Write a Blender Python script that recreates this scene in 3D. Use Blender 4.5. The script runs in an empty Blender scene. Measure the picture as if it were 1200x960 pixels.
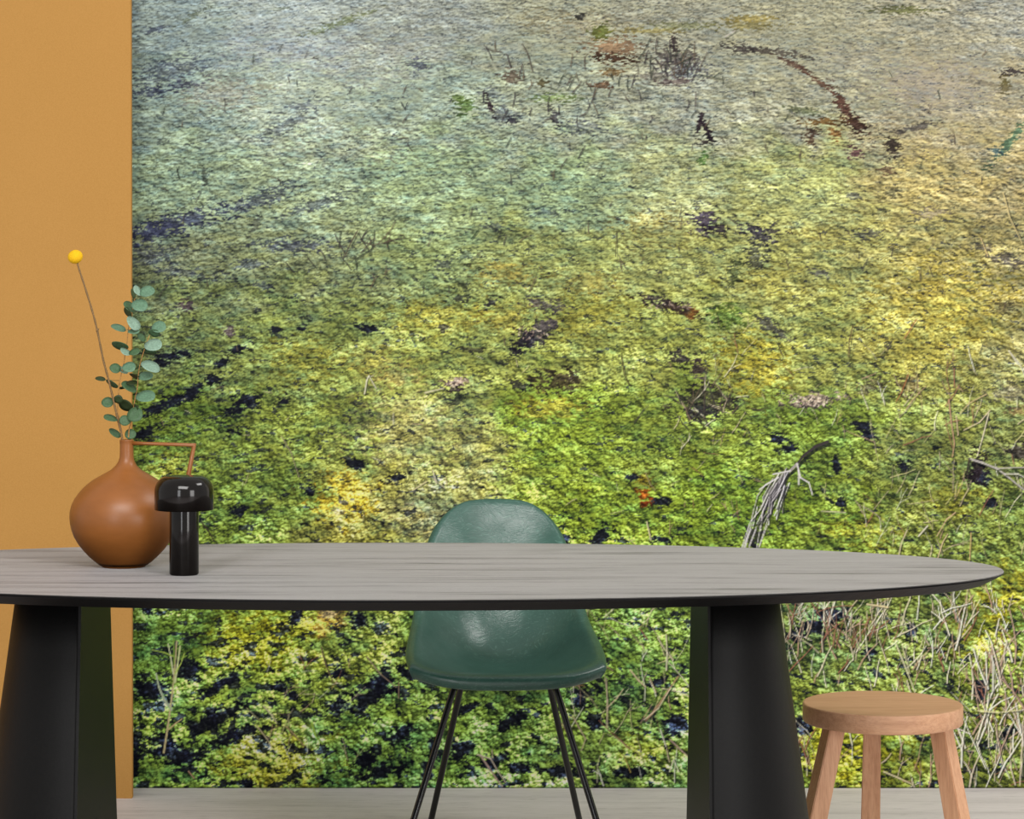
import bpy, bmesh, math, random
import numpy as np
from mathutils import Vector, Matrix

random.seed(7)
S = bpy.context.scene
COL = S.collection
PI = math.pi

# ------------------------------------------------------------------ camera
F, CX, CY, CAMZ = 2827.0, 560.0, 362.0, 1.26        # focal and principal point on the 1200 x 960 frame
cam = bpy.data.cameras.new('camera')
cam.sensor_width = 36.0
cam.lens = F / 1200 * 36
cam.shift_x = (600 - CX) / 1200
cam.shift_y = (CY - 480) / 1200
cam.clip_end = 60
camo = bpy.data.objects.new('camera', cam)
camo.location = (0, 0, CAMZ)
camo.rotation_euler = (PI / 2, 0, 0)
COL.objects.link(camo)
S.camera = camo

# ------------------------------------------------------------------ light
w = bpy.data.worlds.new('world')
S.world = w
w.use_nodes = True
bg = w.node_tree.nodes['Background']
bg.inputs['Color'].default_value = (1.0, 0.985, 0.96, 1)
bg.inputs['Strength'].default_value = 0.68


def area(name, loc, target, sx, sy, power, color=(1, 1, 1)):
    l = bpy.data.lights.new(name, 'AREA')
    l.shape = 'RECTANGLE'
    l.size, l.size_y = sx, sy
    l.energy = power
    l.color = color
    o = bpy.data.objects.new(name, l)
    o.location = loc
    o.rotation_euler = (Vector(target) - Vector(loc)).to_track_quat('-Z', 'Y').to_euler()
    COL.objects.link(o)
    return o


area('window_light_right', (3.6, -0.6, 1.45), (0.1, 5.6, 0.9), 1.8, 2.6, 130, (1, 0.98, 0.95))
area('window_light_left', (-1.9, -1.2, 1.5), (-0.2, 5.6, 0.9), 1.0, 2.6, 60, (0.97, 0.98, 1.0))
area('ceiling_light', (-0.4, 1.2, 3.3), (-0.2, 3.6, 0), 2.6, 1.3, 155, (1, 0.98, 0.95))
area('stool_fill_light', (1.9, 4.7, 3.2), (1.7, 4.8, 0), 1.2, 0.9, 44, (1, 0.98, 0.95))  # added overhead fill, brightens the stool top and the table's right end

vs = S.view_settings
vs.view_transform = 'Standard'
vs.look = 'None'
vs.gamma = 1
vs.use_curve_mapping = False
vs.exposure = 0.0


# ------------------------------------------------------------------ helpers
def P(px, py, d):
    return Vector(((px - CX) / F * d, d, CAMZ - (py - CY) / F * d))


def s2l(c):
    return tuple((v / 255 / 12.92) if v / 255 <= 0.04045 else ((v / 255 + 0.055) / 1.055) ** 2.4 for v in c)


def rgba(c):
    return (*s2l(c), 1)


def obj(name, bm, mat, parent=None, smooth=True, kind=None):
    me = bpy.data.meshes.new(name)
    bm.to_mesh(me)
    bm.free()
    o = bpy.data.objects.new(name, me)
    COL.objects.link(o)
    if mat:
        me.materials.append(mat)
    if smooth:
        me.polygons.foreach_set('use_smooth', [True] * len(me.polygons))
    if parent:
        o.parent = parent
    if kind:
        o['kind'] = kind
    return o


def thing(name, label, cat, loc, rz=0, group=None):
    o = bpy.data.objects.new(name, None)
    o.empty_display_size = 0.05
    o.location = loc
    o.rotation_euler = (0, 0, rz)
    COL.objects.link(o)
    o['label'] = label
    o['category'] = cat
    if group:
        o['group'] = group
    return o


def add_box(bm, lo, hi):
    r = bmesh.ops.create_cube(bm, size=1)
    for v in r['verts']:
        v.co = Vector([lo[i] + (v.co[i] + 0.5) * (hi[i] - lo[i]) for i in range(3)])
    return r['verts']


def add_tube(bm, pts, rad, n=10, cap=True):
    pts = [Vector(p) for p in pts]
    rads = rad if isinstance(rad, (list, tuple)) else [rad] * len(pts)
    rings = []
    t0 = (pts[1] - pts[0]).normalized()
    nrm = t0.orthogonal().normalized()
    for i, p in enumerate(pts):
        a = pts[max(i - 1, 0)]
        b = pts[min(i + 1, len(pts) - 1)]
        t = (b - a).normalized()
        nrm = (nrm - t * nrm.dot(t)).normalized()
        bn = t.cross(nrm)
        rings.append([bm.verts.new(p + (nrm * math.cos(2 * PI * k / n) + bn * math.sin(2 * PI * k / n)) * rads[i]) for k in range(n)])
    for a, b in zip(rings, rings[1:]):
        for k in range(n):
            bm.faces.new((a[k], a[(k + 1) % n], b[(k + 1) % n], b[k]))
    if cap:
        bm.faces.new(rings[0][::-1])
        bm.faces.new(rings[-1])


def add_lathe(bm, prof, n=64, drift=None):
    """prof: (radius, z); radius 0 closes to a point; drift(z) shifts the axis."""
    rings = []
    for r, z in prof:
        dx = drift(z) if drift else 0
        if r < 1e-6:
            rings.append([bm.verts.new((dx, 0, z))])
        else:
            rings.append([bm.verts.new((dx + r * math.cos(2 * PI * k / n), r * math.sin(2 * PI * k / n), z)) for k in range(n)])
    for a, b in zip(rings, rings[1:]):
        for k in range(n):
            k2 = (k + 1) % n
            if len(a) == 1 and len(b) == 1:
                continue
            if len(a) == 1:
                bm.faces.new((a[0], b[k2], b[k]))
            elif len(b) == 1:
                bm.faces.new((a[k], a[k2], b[0]))
            else:
                bm.faces.new((a[k], a[k2], b[k2], b[k]))
    bmesh.ops.recalc_face_normals(bm, faces=bm.faces)


def catmull(pts, n=6):
    pts = [Vector(p) for p in pts]
    q = [2 * pts[0] - pts[1]] + pts + [2 * pts[-1] - pts[-2]]
    out = []
    for i in range(1, len(q) - 2):
        a, b, c, d = q[i - 1], q[i], q[i + 1], q[i + 2]
        for k in range(n):
            t = k / n
            out.append(0.5 * ((2 * b) + (c - a) * t + (2 * a - 5 * b + 4 * c - d) * t * t + (3 * b - a - 3 * c + d) * t ** 3))
    out.append(pts[-1])
    return out


# ------------------------------------------------------------------ materials
class M:
    def __init__(self, name, rough=0.5, spec=0.5, metal=0.0):
        self.m = bpy.data.materials.new(name)
        self.m.use_nodes = True
        self.t = self.m.node_tree
        self.b = self.t.nodes['Principled BSDF']
        self.b.inputs['Roughness'].default_value = rough
        self.b.inputs['Specular IOR Level'].default_value = spec
        self.b.inputs['Metallic'].default_value = metal
        self._co = None

    def n(self, kind, **kw):
        nd = self.t.nodes.new(kind)
        for k, v in kw.items():
            if k in nd.inputs.keys():
                nd.inputs[k].default_value = v
            else:
                setattr(nd, k, v)
        return nd

    def l(self, a, b):
        self.t.links.new(a, b)

    def co(self, scale=(1, 1, 1), rot=(0, 0, 0)):
        tc = self.n('ShaderNodeTexCoord')
        mp = self.n('ShaderNodeMapping')
        mp.inputs['Scale'].default_value = scale
        mp.inputs['Rotation'].default_value = rot
        self.l(tc.outputs['Object'], mp.inputs['Vector'])
        return mp.outputs['Vector']

    def noise(self, vec, scale, detail=4, rough=0.55, dist=0.0):
        nd = self.n('ShaderNodeTexNoise', Scale=scale, Detail=detail, Roughness=rough, Distortion=dist)
        self.l(vec, nd.inputs['Vector'])
        return nd.outputs['Fac']

    def ramp(self, fac, stops):
        nd = self.n('ShaderNodeValToRGB')
        el = nd.color_ramp.elements
        el[0].position, el[0].color = stops[0][0], rgba(stops[0][1])
        el[1].position, el[1].color = stops[-1][0], rgba(stops[-1][1])
        for p, c in stops[1:-1]:
            e = el.new(p)
            e.color = rgba(c)
        self.l(fac, nd.inputs['Fac'])
        return nd.outputs['Color']

    def mix(self, fac, a, b, mode='MIX'):
        nd = self.n('ShaderNodeMix', data_type='RGBA', blend_type=mode)
        if hasattr(fac, 'is_linked'):
            self.l(fac, nd.inputs[0])
        else:
            nd.inputs[0].default_value = fac
        for s, v in ((nd.inputs[6], a), (nd.inputs[7], b)):
            if hasattr(v, 'is_linked'):
                self.l(v, s)
            else:
                s.default_value = rgba(v)
        return nd.outputs[2]

    def bump(self, h, strength=0.3, dist=0.002):
        nd = self.n('ShaderNodeBump', Strength=strength, Distance=dist)
        self.l(h, nd.inputs['Height'])
        self.l(nd.outputs['Normal'], self.b.inputs['Normal'])

    def base(self, c):
        if hasattr(c, 'is_linked'):
            self.l(c, self.b.inputs['Base Color'])
        else:
            self.b.inputs['Base Color'].default_value = rgba(c)


def mat_orange():
    x = M('ochre_plaster', 0.75, 0.25)
    v = x.co()
    g = x.noise(v, 420, 3, 0.6)
    l = x.noise(v, 2.0, 3, 0.5)
    c = x.ramp(g, [(0.3, (166, 122, 60)), (0.7, (178, 133, 70))])
    x.base(x.mix(0.25, c, x.ramp(l, [(0.35, (166, 122, 59)), (0.65, (178, 132, 70))])))
    x.bump(g, 0.15, 0.001)
    return x.m


def mat_floor():
    x = M('grey_cement_floor', 0.55, 0.3)
    v = x.co((0.5, 5.0, 1))
    a = x.noise(v, 3.0, 8, 0.65, 0.4)
    b = x.noise(x.co((2, 26, 1)), 6.0, 6, 0.7, 0.3)
    c = x.ramp(a, [(0.3, (170, 161, 161)), (0.5, (204, 196, 196)), (0.72, (222, 214, 214))])
    d = x.ramp(b, [(0.34, (96, 90, 90)), (0.43, (200, 192, 192)), (0.7, (216, 208, 208))])
    x.base(x.mix(0.45, c, d))
    x.bump(b, 0.2, 0.002)
    return x.m


def mat_plain(name, c, rough=0.5, spec=0.5, metal=0.0, grain=0.0, scale=200):
    x = M(name, rough, spec, metal)
    g = x.noise(x.co(), scale, 3)
    k = 1 + grain
    x.base(x.ramp(g, [(0.3, tuple(v / k for v in c)), (0.7, tuple(min(255, v * k) for v in c))]))
    if grain > 0:
        x.bump(g, min(0.4, grain * 2), 0.0006)
    return x.m


def mat_black_wood():
    x = M('black_stained_oak', 0.36, 0.32)
    v = x.co((1.0, 22, 22))
    a = x.noise(v, 5.0, 7, 0.65, 0.35)
    f = x.noise(x.co((3.0, 130, 130)), 5.0, 4, 0.6)
    c = x.ramp(a, [(0.3, (17, 15, 14)), (0.55, (31, 29, 27)), (0.75, (44, 41, 38))])
    d = x.ramp(f, [(0.35, (15, 13, 12)), (0.6, (38, 36, 34))])
    x.base(x.mix(0.45, c, d))
    ad = x.n('ShaderNodeMath', operation='ADD')
    x.l(a, ad.inputs[0])
    x.l(f, ad.inputs[1])
    x.bump(ad.outputs[0], 0.30, 0.0010)
    r = x.n('ShaderNodeMapRange')
    r.inputs['To Min'].default_value = 0.42
    r.inputs['To Max'].default_value = 0.6
    x.l(a, r.inputs['Value'])
    x.l(r.outputs['Result'], x.b.inputs['Roughness'])
    g1 = x.noise(x.co((1.4, 150, 150)), 2.6, 6, 0.7, 0.2)
    g2 = x.noise(x.co((0.7, 10, 10)), 2.6, 7, 0.75, 0.25)
    gm = x.n('ShaderNodeMath', operation='MULTIPLY_ADD')
    gm.inputs[1].default_value = 0.4
    x.l(g1, gm.inputs[0])
    gs = x.n('ShaderNodeMath', operation='MULTIPLY')
    gs.inputs[1].default_value = 0.6
    x.l(g2, gs.inputs[0])
    x.l(gs.outputs[0], gm.inputs[2])
    g = gm.outputs[0]          # grey sheen layer stands in for a bright wall's reflection; pores carry less
    q = x.n('ShaderNodeMapRange')
    q.inputs['From Min'].default_value = 0.34
    q.inputs['From Max'].default_value = 0.50
    q.inputs['To Min'].default_value = 0.05
    q.inputs['To Max'].default_value = 0.66
    x.l(g, q.inputs['Value'])
    x.l(q.outputs['Result'], x.b.inputs['Sheen Weight'])
    x.b.inputs['Sheen Roughness'].default_value = 0.35
    x.b.inputs['Sheen Tint'].default_value = (1, 0.96, 0.97, 1)
    return x.m


def mat_black_leg(name='black_stained_leg_wood'):
    x = M(name, 0.5, 0.16)
    a = x.noise(x.co((60, 60, 260)), 4.0, 4, 0.6)
    b = x.noise(x.co((30, 30, 90)), 5.0, 5, 0.6)
    x.base(x.ramp(b, [(0.3, (5, 5, 5)), (0.7, (12, 12, 12))]))
    x.bump(a, 0.25, 0.0012)
    return x.m


def mat_oak(name, along):
    """light oak, grain running along the given axis"""
    x = M(name, 0.5, 0.35)
    sc = {'x': (1.2, 20, 20), 'z': (20, 20, 1.2)}[along]
    a = x.noise(x.co(sc), 4.5, 7, 0.62, 0.5)
    sc2 = {'x': (5, 110, 110), 'z': (110, 110, 5)}[along]
    f = x.noise(x.co(sc2), 4.0, 4, 0.6)
    c = x.ramp(a, [(0.28, (170, 122, 88)), (0.5, (196, 149, 114)), (0.75, (212, 168, 134))])
    d = x.ramp(f, [(0.3, (156, 108, 78)), (0.55, (204, 160, 125))])
    x.base(x.mix(0.35, c, d))
    x.bump(f, 0.12, 0.0008)
    return x.m


def mat_fibreglass():
    x = M('sea_green_fibreglass', 0.30, 0.55)
    v = x.co()
    dn = x.n('ShaderNodeTexNoise', Scale=9.0, Detail=2.0)
    x.l(v, dn.inputs['Vector'])
    wv = x.mix(0.12, v, dn.outputs['Color'], 'ADD')
    h = None
    for rot in ((0.3, 0.5, 0.7), (0.2, -0.6, -0.8), (0.9, 0.2, 2.1)):
        mp = x.n('ShaderNodeMapping')
        mp.inputs['Rotation'].default_value = rot
        mp.inputs['Scale'].default_value = (30, 260, 260)
        x.l(wv, mp.inputs['Vector'])
        q = x.noise(mp.outputs['Vector'], 1.0, 2, 0.5)
        if h is None:
            h = q
        else:
            mx = x.n('ShaderNodeMath', operation='MAXIMUM')
            x.l(h, mx.inputs[0])
            x.l(q, mx.inputs[1])
            h = mx.outputs[0]
    l = x.noise(v, 14, 4, 0.6)
    c = x.ramp(l, [(0.3, (44, 77, 67)), (0.7, (57, 93, 82))])
    fib = x.ramp(h, [(0.62, (0, 0, 0)), (0.78, (255, 255, 255))])
    x.base(x.mix(0.34, c, x.mix(fib, (46, 80, 70), (120, 160, 144))))
    x.bump(h, 0.55, 0.0014)
    return x.m


def mat_vase():
    x = M('caramel_glazed_ceramic', 0.38, 0.4)
    l = x.noise(x.co((1, 1, 2.5)), 10, 4, 0.6)
    f = x.noise(x.co(), 380, 2)
    x.base(x.ramp(l, [(0.3, (124, 74, 31)), (0.7, (138, 84, 38))]))
    x.bump(f, 0.05, 0.0005)
    return x.m


def mat_leaf(name, c):
    x = M(name, 0.55, 0.3)
    f = x.noise(x.co(), 300, 4, 0.7)
    x.base(x.ramp(f, [(0.3, tuple(v * 0.84 for v in c)), (0.7, tuple(min(255, v * 1.12) for v in c))]))
    x.bump(f, 0.2, 0.0006)
    return x.m


def mat_mural():
    x = M('printed_wallpaper', 0.85, 0.08)
    a = x.n('ShaderNodeAttribute', attribute_name='print')
    g = x.noise(x.co(), 900, 2, 0.6)                # paper grain
    gr = x.ramp(g, [(0.3, (243, 243, 243)), (0.7, (255, 255, 255))])
    x.base(x.mix(1.0, a.outputs['Color'], gr, 'MULTIPLY'))
    return x.m


# ------------------------------------------------------------------ setting
WALL_Y = 6.34
PART_Y = 6.206
bm = bmesh.new()
add_box(bm, (-5, -3, -0.1), (5, WALL_Y + 0.12, 0))
obj('floor', bm, mat_floor(), smooth=False, kind='structure')
bm = bmesh.new()
add_box(bm, (-5, WALL_Y + 0.004, 0), (5, WALL_Y + 0.12, 3.2))
obj('wall_back', bm, mat_plain('white_wall_paint', (225, 222, 214), 0.8, 0.2, 0, 0.02), smooth=False, kind='structure')
# ochre partition standing a hand's breadth in front of the mural
bm = bmesh.new()
vs_ = add_box(bm, (-5, PART_Y, 0), (-0.889, PART_Y + 0.02, 3.2))
for v in vs_:
    if v.co.x > -1 and v.co.z > 1:
        v.co.x -= 0.0055
bmesh.ops.bevel(bm, geom=[e for e in bm.edges if all(v.co.x > -1 for v in e.verts)], offset=0.0015, segments=2, affect='EDGES')
obj('wall_left', bm, mat_orange(), smooth=False, kind='structure')


# ------------------------------------------------------------------ the mural print
def build_mural():
    k = 2827.0 / WALL_Y                                   # pixels of the print per metre
    st = 1.15
    xs = np.concatenate([np.arange(-200, 120, 10), np.arange(120, 1240, st), np.arange(1240, 1600, 2.6)]).astype(np.float32)
    ys = np.concatenate([np.arange(-420, -20, 4), np.arange(-20, 924, st), [924.0]]).astype(np.float32)
    W_, H_ = len(xs), len(ys)
    X, Y = np.meshgrid(xs, ys)
    X = X.astype(np.float32)
    Y = Y.astype(np.float32)
    rng = np.random.RandomState(11)

    def hsh(ix, iy, seed):
        h = (ix.astype(np.int64) * 374761393 + iy.astype(np.int64) * 668265263 + seed * 982451653) & 0xFFFFFFFF
        h = ((h ^ (h >> 13)) * 1274126177) & 0xFFFFFFFF
        h = h ^ (h >> 16)
        return ((h & 0xFFFFFF).astype(np.float32)) / np.float32(0xFFFFFF)

    def vnoise(u, v, seed):
        iu = np.floor(u)
        iv = np.floor(v)
        fu = u - iu
        fv = v - iv
        fu = fu * fu * (3 - 2 * fu)
        fv = fv * fv * (3 - 2 * fv)
        iu = iu.astype(np.int64)
        iv = iv.astype(np.int64)
        a = hsh(iu, iv, seed)
        b = hsh(iu + 1, iv, seed)
        c = hsh(iu, iv + 1, seed)
        d = hsh(iu + 1, iv + 1, seed)
        return (a + (b - a) * fu) * (1 - fv) + (c + (d - c) * fu) * fv

    def fbm(u, v, seed, octv=4, gain=0.5):
        s = 0
        amp = 1.0
        tot = 0
        for o in range(octv):
            s = s + amp * vnoise(u * 2 ** o + 17.3 * o, v * 2 ** o - 9.1 * o, seed + o)
            tot += amp
            amp *= gain
        return s / tot

    def worley(u, v, seed):
        iu = np.floor(u).astype(np.int64)
        iv = np.floor(v).astype(np.int64)
        best = np.full(u.shape, 9.0, np.float32)
        rnd = np.zeros(u.shape, np.float32)
        gx = np.zeros(u.shape, np.float32)
        for dx in (-1, 0, 1):
            for dy in (-1, 0, 1):
                cx, cy = iu + dx, iv + dy
                ex = u - (cx + hsh(cx, cy, seed))
                ey = v - (cy + hsh(cx, cy, seed + 1))
                d = ex * ex + ey * ey
                m = d < best
                best = np.where(m, d, best)
                rnd = np.where(m, hsh(cx, cy, seed + 2), rnd)
                gx = np.where(m, ex * 0.5 - ey, gx)
        return np.sqrt(best), rnd, gx

    def sstep(a, b, t):
        q = np.clip((t - a) / (b - a), 0, 1)
        return q * q * (3 - 2 * q)

    # the printed ground recedes: everything shrinks towards the top
    t = np.clip(ys / 924, -0.5, 1)
    sh = 0.42 + 0.58 * np.clip(t, 0, 1)
    sv = sh * (0.34 + 0.62 * np.clip(t, 0, 1))
    vv = np.concatenate([[0], np.cumsum(np.diff(ys) / sv[1:])]).astype(np.float32)
    U = ((X - 600) / sh[:, None]).astype(np.float32)
    V = np.repeat(vv[:, None], W_, 1).astype(np.float32)
    T = np.clip(Y / 924, 0, 1)

    # broad colours of the print
    pal = {
        20: [(200, (136, 156, 150)), (350, (160, 174, 168)), (500, (142, 150, 138)), (650, (142, 144, 116)), (800, (140, 140, 116)), (950, (146, 144, 112)), (1100, (146, 142, 114)), (1190, (142, 142, 124))],
        120: [(200, (132, 154, 138)), (350, (162, 178, 156)), (500, (144, 162, 138)), (650, (142, 152, 126)), (800, (146, 150, 128)), (950, (142, 142, 116)), (1100, (150, 142, 112)), (1190, (154, 144, 108))],
        215: [(200, (132, 156, 122)), (350, (144, 166, 130)), (500, (140, 164, 118)), (650, (134, 158, 112)), (800, (150, 158, 104)), (950, (152, 160, 90)), (1100, (162, 148, 84)), (1190, (160, 144, 92))],
        300: [(200, (112, 122, 88)), (350, (124, 136, 92)), (500, (130, 148, 86)), (650, (138, 148, 76)), (800, (140, 146, 74)), (950, (146, 148, 74)), (1100, (156, 146, 76)), (1190, (142, 132, 78))],
        400: [(200, (116, 132, 70)), (350, (124, 140, 64)), (500, (142, 152, 64)), (650, (138, 146, 62)), (800, (136, 144, 60)), (950, (142, 148, 66)), (1100, (150, 146, 62)), (1190, (136, 131, 74))],
        500: [(200, (98, 122, 38)), (350, (122, 138, 50)), (500, (142, 148, 74)), (650, (122, 146, 40)), (800, (116, 134, 44)), (950, (102, 126, 40)), (1100, (118, 128, 56)), (1190, (110, 120, 60))],
        600: [(200, (120, 142, 44)), (300, (100, 126, 44)), (420, (152, 150, 64)), (500, (146, 148, 82)), (700, (124, 148, 38)), (850, (110, 136, 34)), (950, (110, 134, 36)), (1100, (116, 126, 48)), (1190, (106, 124, 48))],
        750: [(200, (88, 120, 44)), (300, (124, 146, 44)), (400, (122, 138, 48)), (550, (98, 128, 46)), (700, (98, 130, 50)), (950, (98, 116, 52)), (1100, (102, 118, 50)), (1190, (108, 126, 42))],
        890: [(200, (104, 136, 52)), (320, (144, 166, 66)), (430, (94, 124, 48)), (550, (98, 132, 54)), (700, (102, 128, 54)), (1000, (112, 124, 36)), (1100, (106, 116, 42)), (1190, (102, 113, 42))],
    }
    num = np.zeros((H_, W_, 3), np.float32)
    den = np.zeros((H_, W_, 1), np.float32)
    wx = (fbm(U / 60, V / 60, 301, 3) - 0.5) * 120
    wy = (fbm(U / 60, V / 60, 331, 3) - 0.5) * 90
    for y0, row in pal.items():
        for x0, c in row:
            ww = 1.0 / (((X + wx - x0) ** 2 + ((Y + wy - y0) * 1.5) ** 2 + 900) ** 1.8)
            num += ww[..., None] * np.array(c, np.float32)
            den += ww[..., None]
    C = num / den

    def nz(a):
        return (a - a.mean()) / (a.std() + 1e-6)

    # leafy grain: cushions, leaves, specks
    d1, r1, g1 = worley(U / 5.2, V / 4.4, 5)
    d2, r2, g2 = worley(U / 12.0 + 3.1, V / 9.0, 15)
    d3, r3, g3 = worley(U / 3.1 + 1.1, V / 2.5, 25)
    big = fbm(U / 34, V / 24, 41, 4)
    mid = fbm(U / 11, V / 7.5, 51, 3)
    streak = fbm(U / 13 + V / 30, V / 3.2, 61, 4, 0.6)
    speck = vnoise(X / 2.7, Y / (1.7 + T * 0.9), 211)
    speck2 = vnoise(X / (3.5 + 2.5 * T) + 7, Y / (2.2 + 2.8 * T), 221)
    blades = 0
    for q, (an, sd) in enumerate(((0.55, 401), (-0.5, 411), (0.12, 421))):
        ca, sa = math.cos(an), math.sin(an)
        p_, q_ = X * ca + Y * sa, -X * sa + Y * ca
        bl_ = nz(vnoise(p_ / (5.5 + 4 * T), q_ / (1.75 + 0.9 * T), sd))
        msk = fbm(U / 26 + 40 * q, V / 18, 431 + q, 2)
        blades = blades + bl_ * sstep(0.35, 0.6, msk)
    blades = nz(blades)
    leaf = nz((1.2 - 0.8 * d1) * (0.6 + 0.7 * r1) + g1 * 0.5)
    leaf2 = nz((1.15 - 0.55 * d2) * (0.75 + 0.5 * r2) + g2 * 0.35)
    leaf3 = nz((1.2 - 0.7 * d3) * (0.6 + 0.7 * r3) + g3 * 0.4)
    near = 0.58 * leaf + 0.34 * leaf2 + 0.34 * leaf3 + 0.50 * nz(mid) + 0.40 * nz(speck) + 0.34 * nz(speck2) + 0.34 * blades
    far = 0.34 * leaf3 + 0.62 * nz(streak) + 0.40 * nz(speck) + 0.42 * nz(speck2) + 0.24 * leaf + 0.62 * blades + 0.3 * nz(mid)
    kN = sstep(0.15, 0.65, T + (big - 0.5) * 0.35)
    z = nz(near) * kN + nz(far) * (1 - kN)
    rel = z - np.roll(np.roll(z, 2, 0), -1, 1)          # relief lit from the upper right
    z = nz(z + 0.35 * rel)
    z = nz(np.where(z > 0, 1.35 * (1 - np.exp(-z / 1.35)), z))
    broad = nz(fbm(U / 75, V / 50, 441, 4, 0.6))

    RAG = np.clip(0.5 + 0.16 * nz(fbm(U / 11, V / 8, 71, 4, 0.65)) + 0.13 * z, 0, 1)

    def ell(x, y, rx, ry, ang=0, rag=0.5, seed=0):
        """ragged soft ellipse, 0..1"""
        a = math.radians(ang)
        m = max(rx, ry) * 2.2
        i0, i1 = np.searchsorted(ys, [y - m, y + m])
        j0, j1 = np.searchsorted(xs, [x - m, x + m])
        if i1 <= i0 or j1 <= j0:
            return None
        sl = (slice(i0, i1), slice(j0, j1))
        dx = X[sl] - x
        dy = Y[sl] - y
        e = ((dx * math.cos(a) + dy * math.sin(a)) / rx) ** 2 + ((-dx * math.sin(a) + dy * math.cos(a)) / ry) ** 2
        e = np.sqrt(e) + (RAG[sl] - 0.5) * 2.2 * rag
        return sl, 1 - sstep(0.55, 1.1, e)

    def blob(x, y, rx, ry, col, al=1.0, ang=0, rag=0.5):
        r = ell(x, y, rx, ry, ang, rag)
        if r is None:
            return
        sl, m = r
        m = (m * al)[..., None]
        C[sl] = C[sl] * (1 - m) + np.array(col, np.float32) * m

    # yellow and pale moss patches
    for a in [(1110, 350, 90, 50, (176, 158, 50), .65), (1080, 420, 60, 30, (164, 152, 50), .4), (405, 585, 40, 34, (198, 172, 40), .85),
              (300, 752, 55, 34, (150, 150, 24), .7), (345, 735, 40, 26, (140, 140, 24), .6), (880, 425, 48, 40, (178, 160, 34), .6), (680, 370, 60, 26, (164, 154, 44), .5),
              (520, 372, 60, 22, (168, 158, 50), .6), (592, 322, 30, 14, (182, 160, 60), .7), (645, 478, 46, 16, (172, 154, 44), .6), (600, 370, 44, 18, (170, 152, 52), .5),
              (320, 892, 60, 34, (160, 158, 40), .7), (1000, 885, 70, 40, (134, 132, 22), .7), (470, 505, 60, 46, (184, 176, 104), .55),
              (500, 610, 44, 26, (176, 168, 104), .6), (465, 440, 26, 16, (188, 170, 84), .7), (205, 548, 34, 24, (156, 158, 50), .6),
              (385, 728, 24, 18, (196, 158, 70), .8), (1160, 735, 44, 30, (158, 152, 30), .7), (355, 425, 46, 26, (164, 156, 44), .55),
              (560, 540, 34, 60, (164, 160, 92), .5), (440, 425, 36, 18, (186, 172, 70), .5), (755, 565, 11, 12, (150, 130, 30), .8),
              (985, 275, 60, 20, (160, 150, 70), .5), (900, 330, 50, 22, (160, 150, 56), .5), (690, 330, 36, 14, (176, 156, 60), .5),
              (1010, 625, 40, 18, (162, 158, 40), .6), (1180, 700, 30, 40, (168, 158, 30), .6), (1125, 585, 40, 20, (168, 162, 40), .5),
              (760, 260, 40, 12, (176, 160, 80), .5), (780, 275, 60, 20, (160, 150, 70), .4), (900, 205, 90, 22, (156, 164, 90), .5),
              (1090, 215, 80, 26, (168, 150, 84), .5), (1060, 165, 70, 22, (150, 134, 96), .5), (260, 110, 50, 18, (166, 160, 140), .5),
              (850, 370, 30, 14, (92, 128, 34), .6), (1020, 60, 60, 14, (150, 140, 104), .4), (760, 880, 40, 24, (120, 128, 34), .5),
              (700, 30, 60, 14, (152, 140, 104), .5), (640, 20, 40, 10, (140, 128, 84), .4), (1100, 100, 70, 26, (148, 138, 122), .6), (1000, 70, 50, 18, (140, 138, 120), .5),
              (430, 70, 60, 30, (158, 162, 152), .5), (400, 170, 80, 24, (170, 180, 150), .5), (330, 60, 60, 20, (160, 168, 170), .5)]:
        blob(*a, rag=.9)

    g_ = C.mean(2, keepdims=True)
    C += SOFT * (1 - 0.6 * T[..., None]) * (g_ - C)
    C *= 1 + 0.16 * sstep(0.7, 0.95, T)[..., None]  # print lightened towards the floor to offset weaker light there
    # hue wander per leaf
    hue = (fbm(U / 22, V / 15, 91, 3) - 0.5) * 2.4 + 0.16 * broad + (r1 - 0.5) * 0.6 + (r2 - 0.5) * 0.3
    warm = np.clip(hue, 0, 1)[..., None]
    cool = np.clip(-hue, 0, 1)[..., None]
    sat = (0.2 + 0.6 * T)[..., None]
    C = C * (1 + warm * np.array([.11, .05, -.18], np.float32) * sat + cool * np.array([-.22, -.04, .24], np.float32) * sat)

    NAVY = np.array([24, 26, 40], np.float32)

    # dark wet gaps between the cushions: general sprinkling
    gap = fbm(U / 13 - V / 40, V / 8, 111, 4, 0.6) - 0.015 * z
    dens = np.interp(ys, [0, 200, 300, 420, 520, 640, 720, 800, 924], [.02, .03, .05, .05, .05, .035, .05, .055, .055]).astype(np.float32)[:, None] * np.ones_like(X)
    left = sstep(560, 180, X)
    dens = dens * (0.6 + 0.9 * left * sstep(240, 420, Y) + 0.7 * sstep(690, 760, Y) * (1 - sstep(820, 900, X) * .45))
    thr = 0.70 - dens * 1.35
    gm = sstep(thr, thr + 0.07, gap)
    gm = (gm * (0.45 + 0.4 * T))[..., None]
    gcol = np.array([44, 48, 62], np.float32) * (1 - T[..., None]) + NAVY * T[..., None]
    C[:] = C * (1 - gm) + gcol * gm

    def dark(x, y, rx, ry, ang=0, al=.93, rag=.55, col=(22, 24, 38)):
        blob(x, y, rx, ry, col, al, ang, rag)

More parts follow.
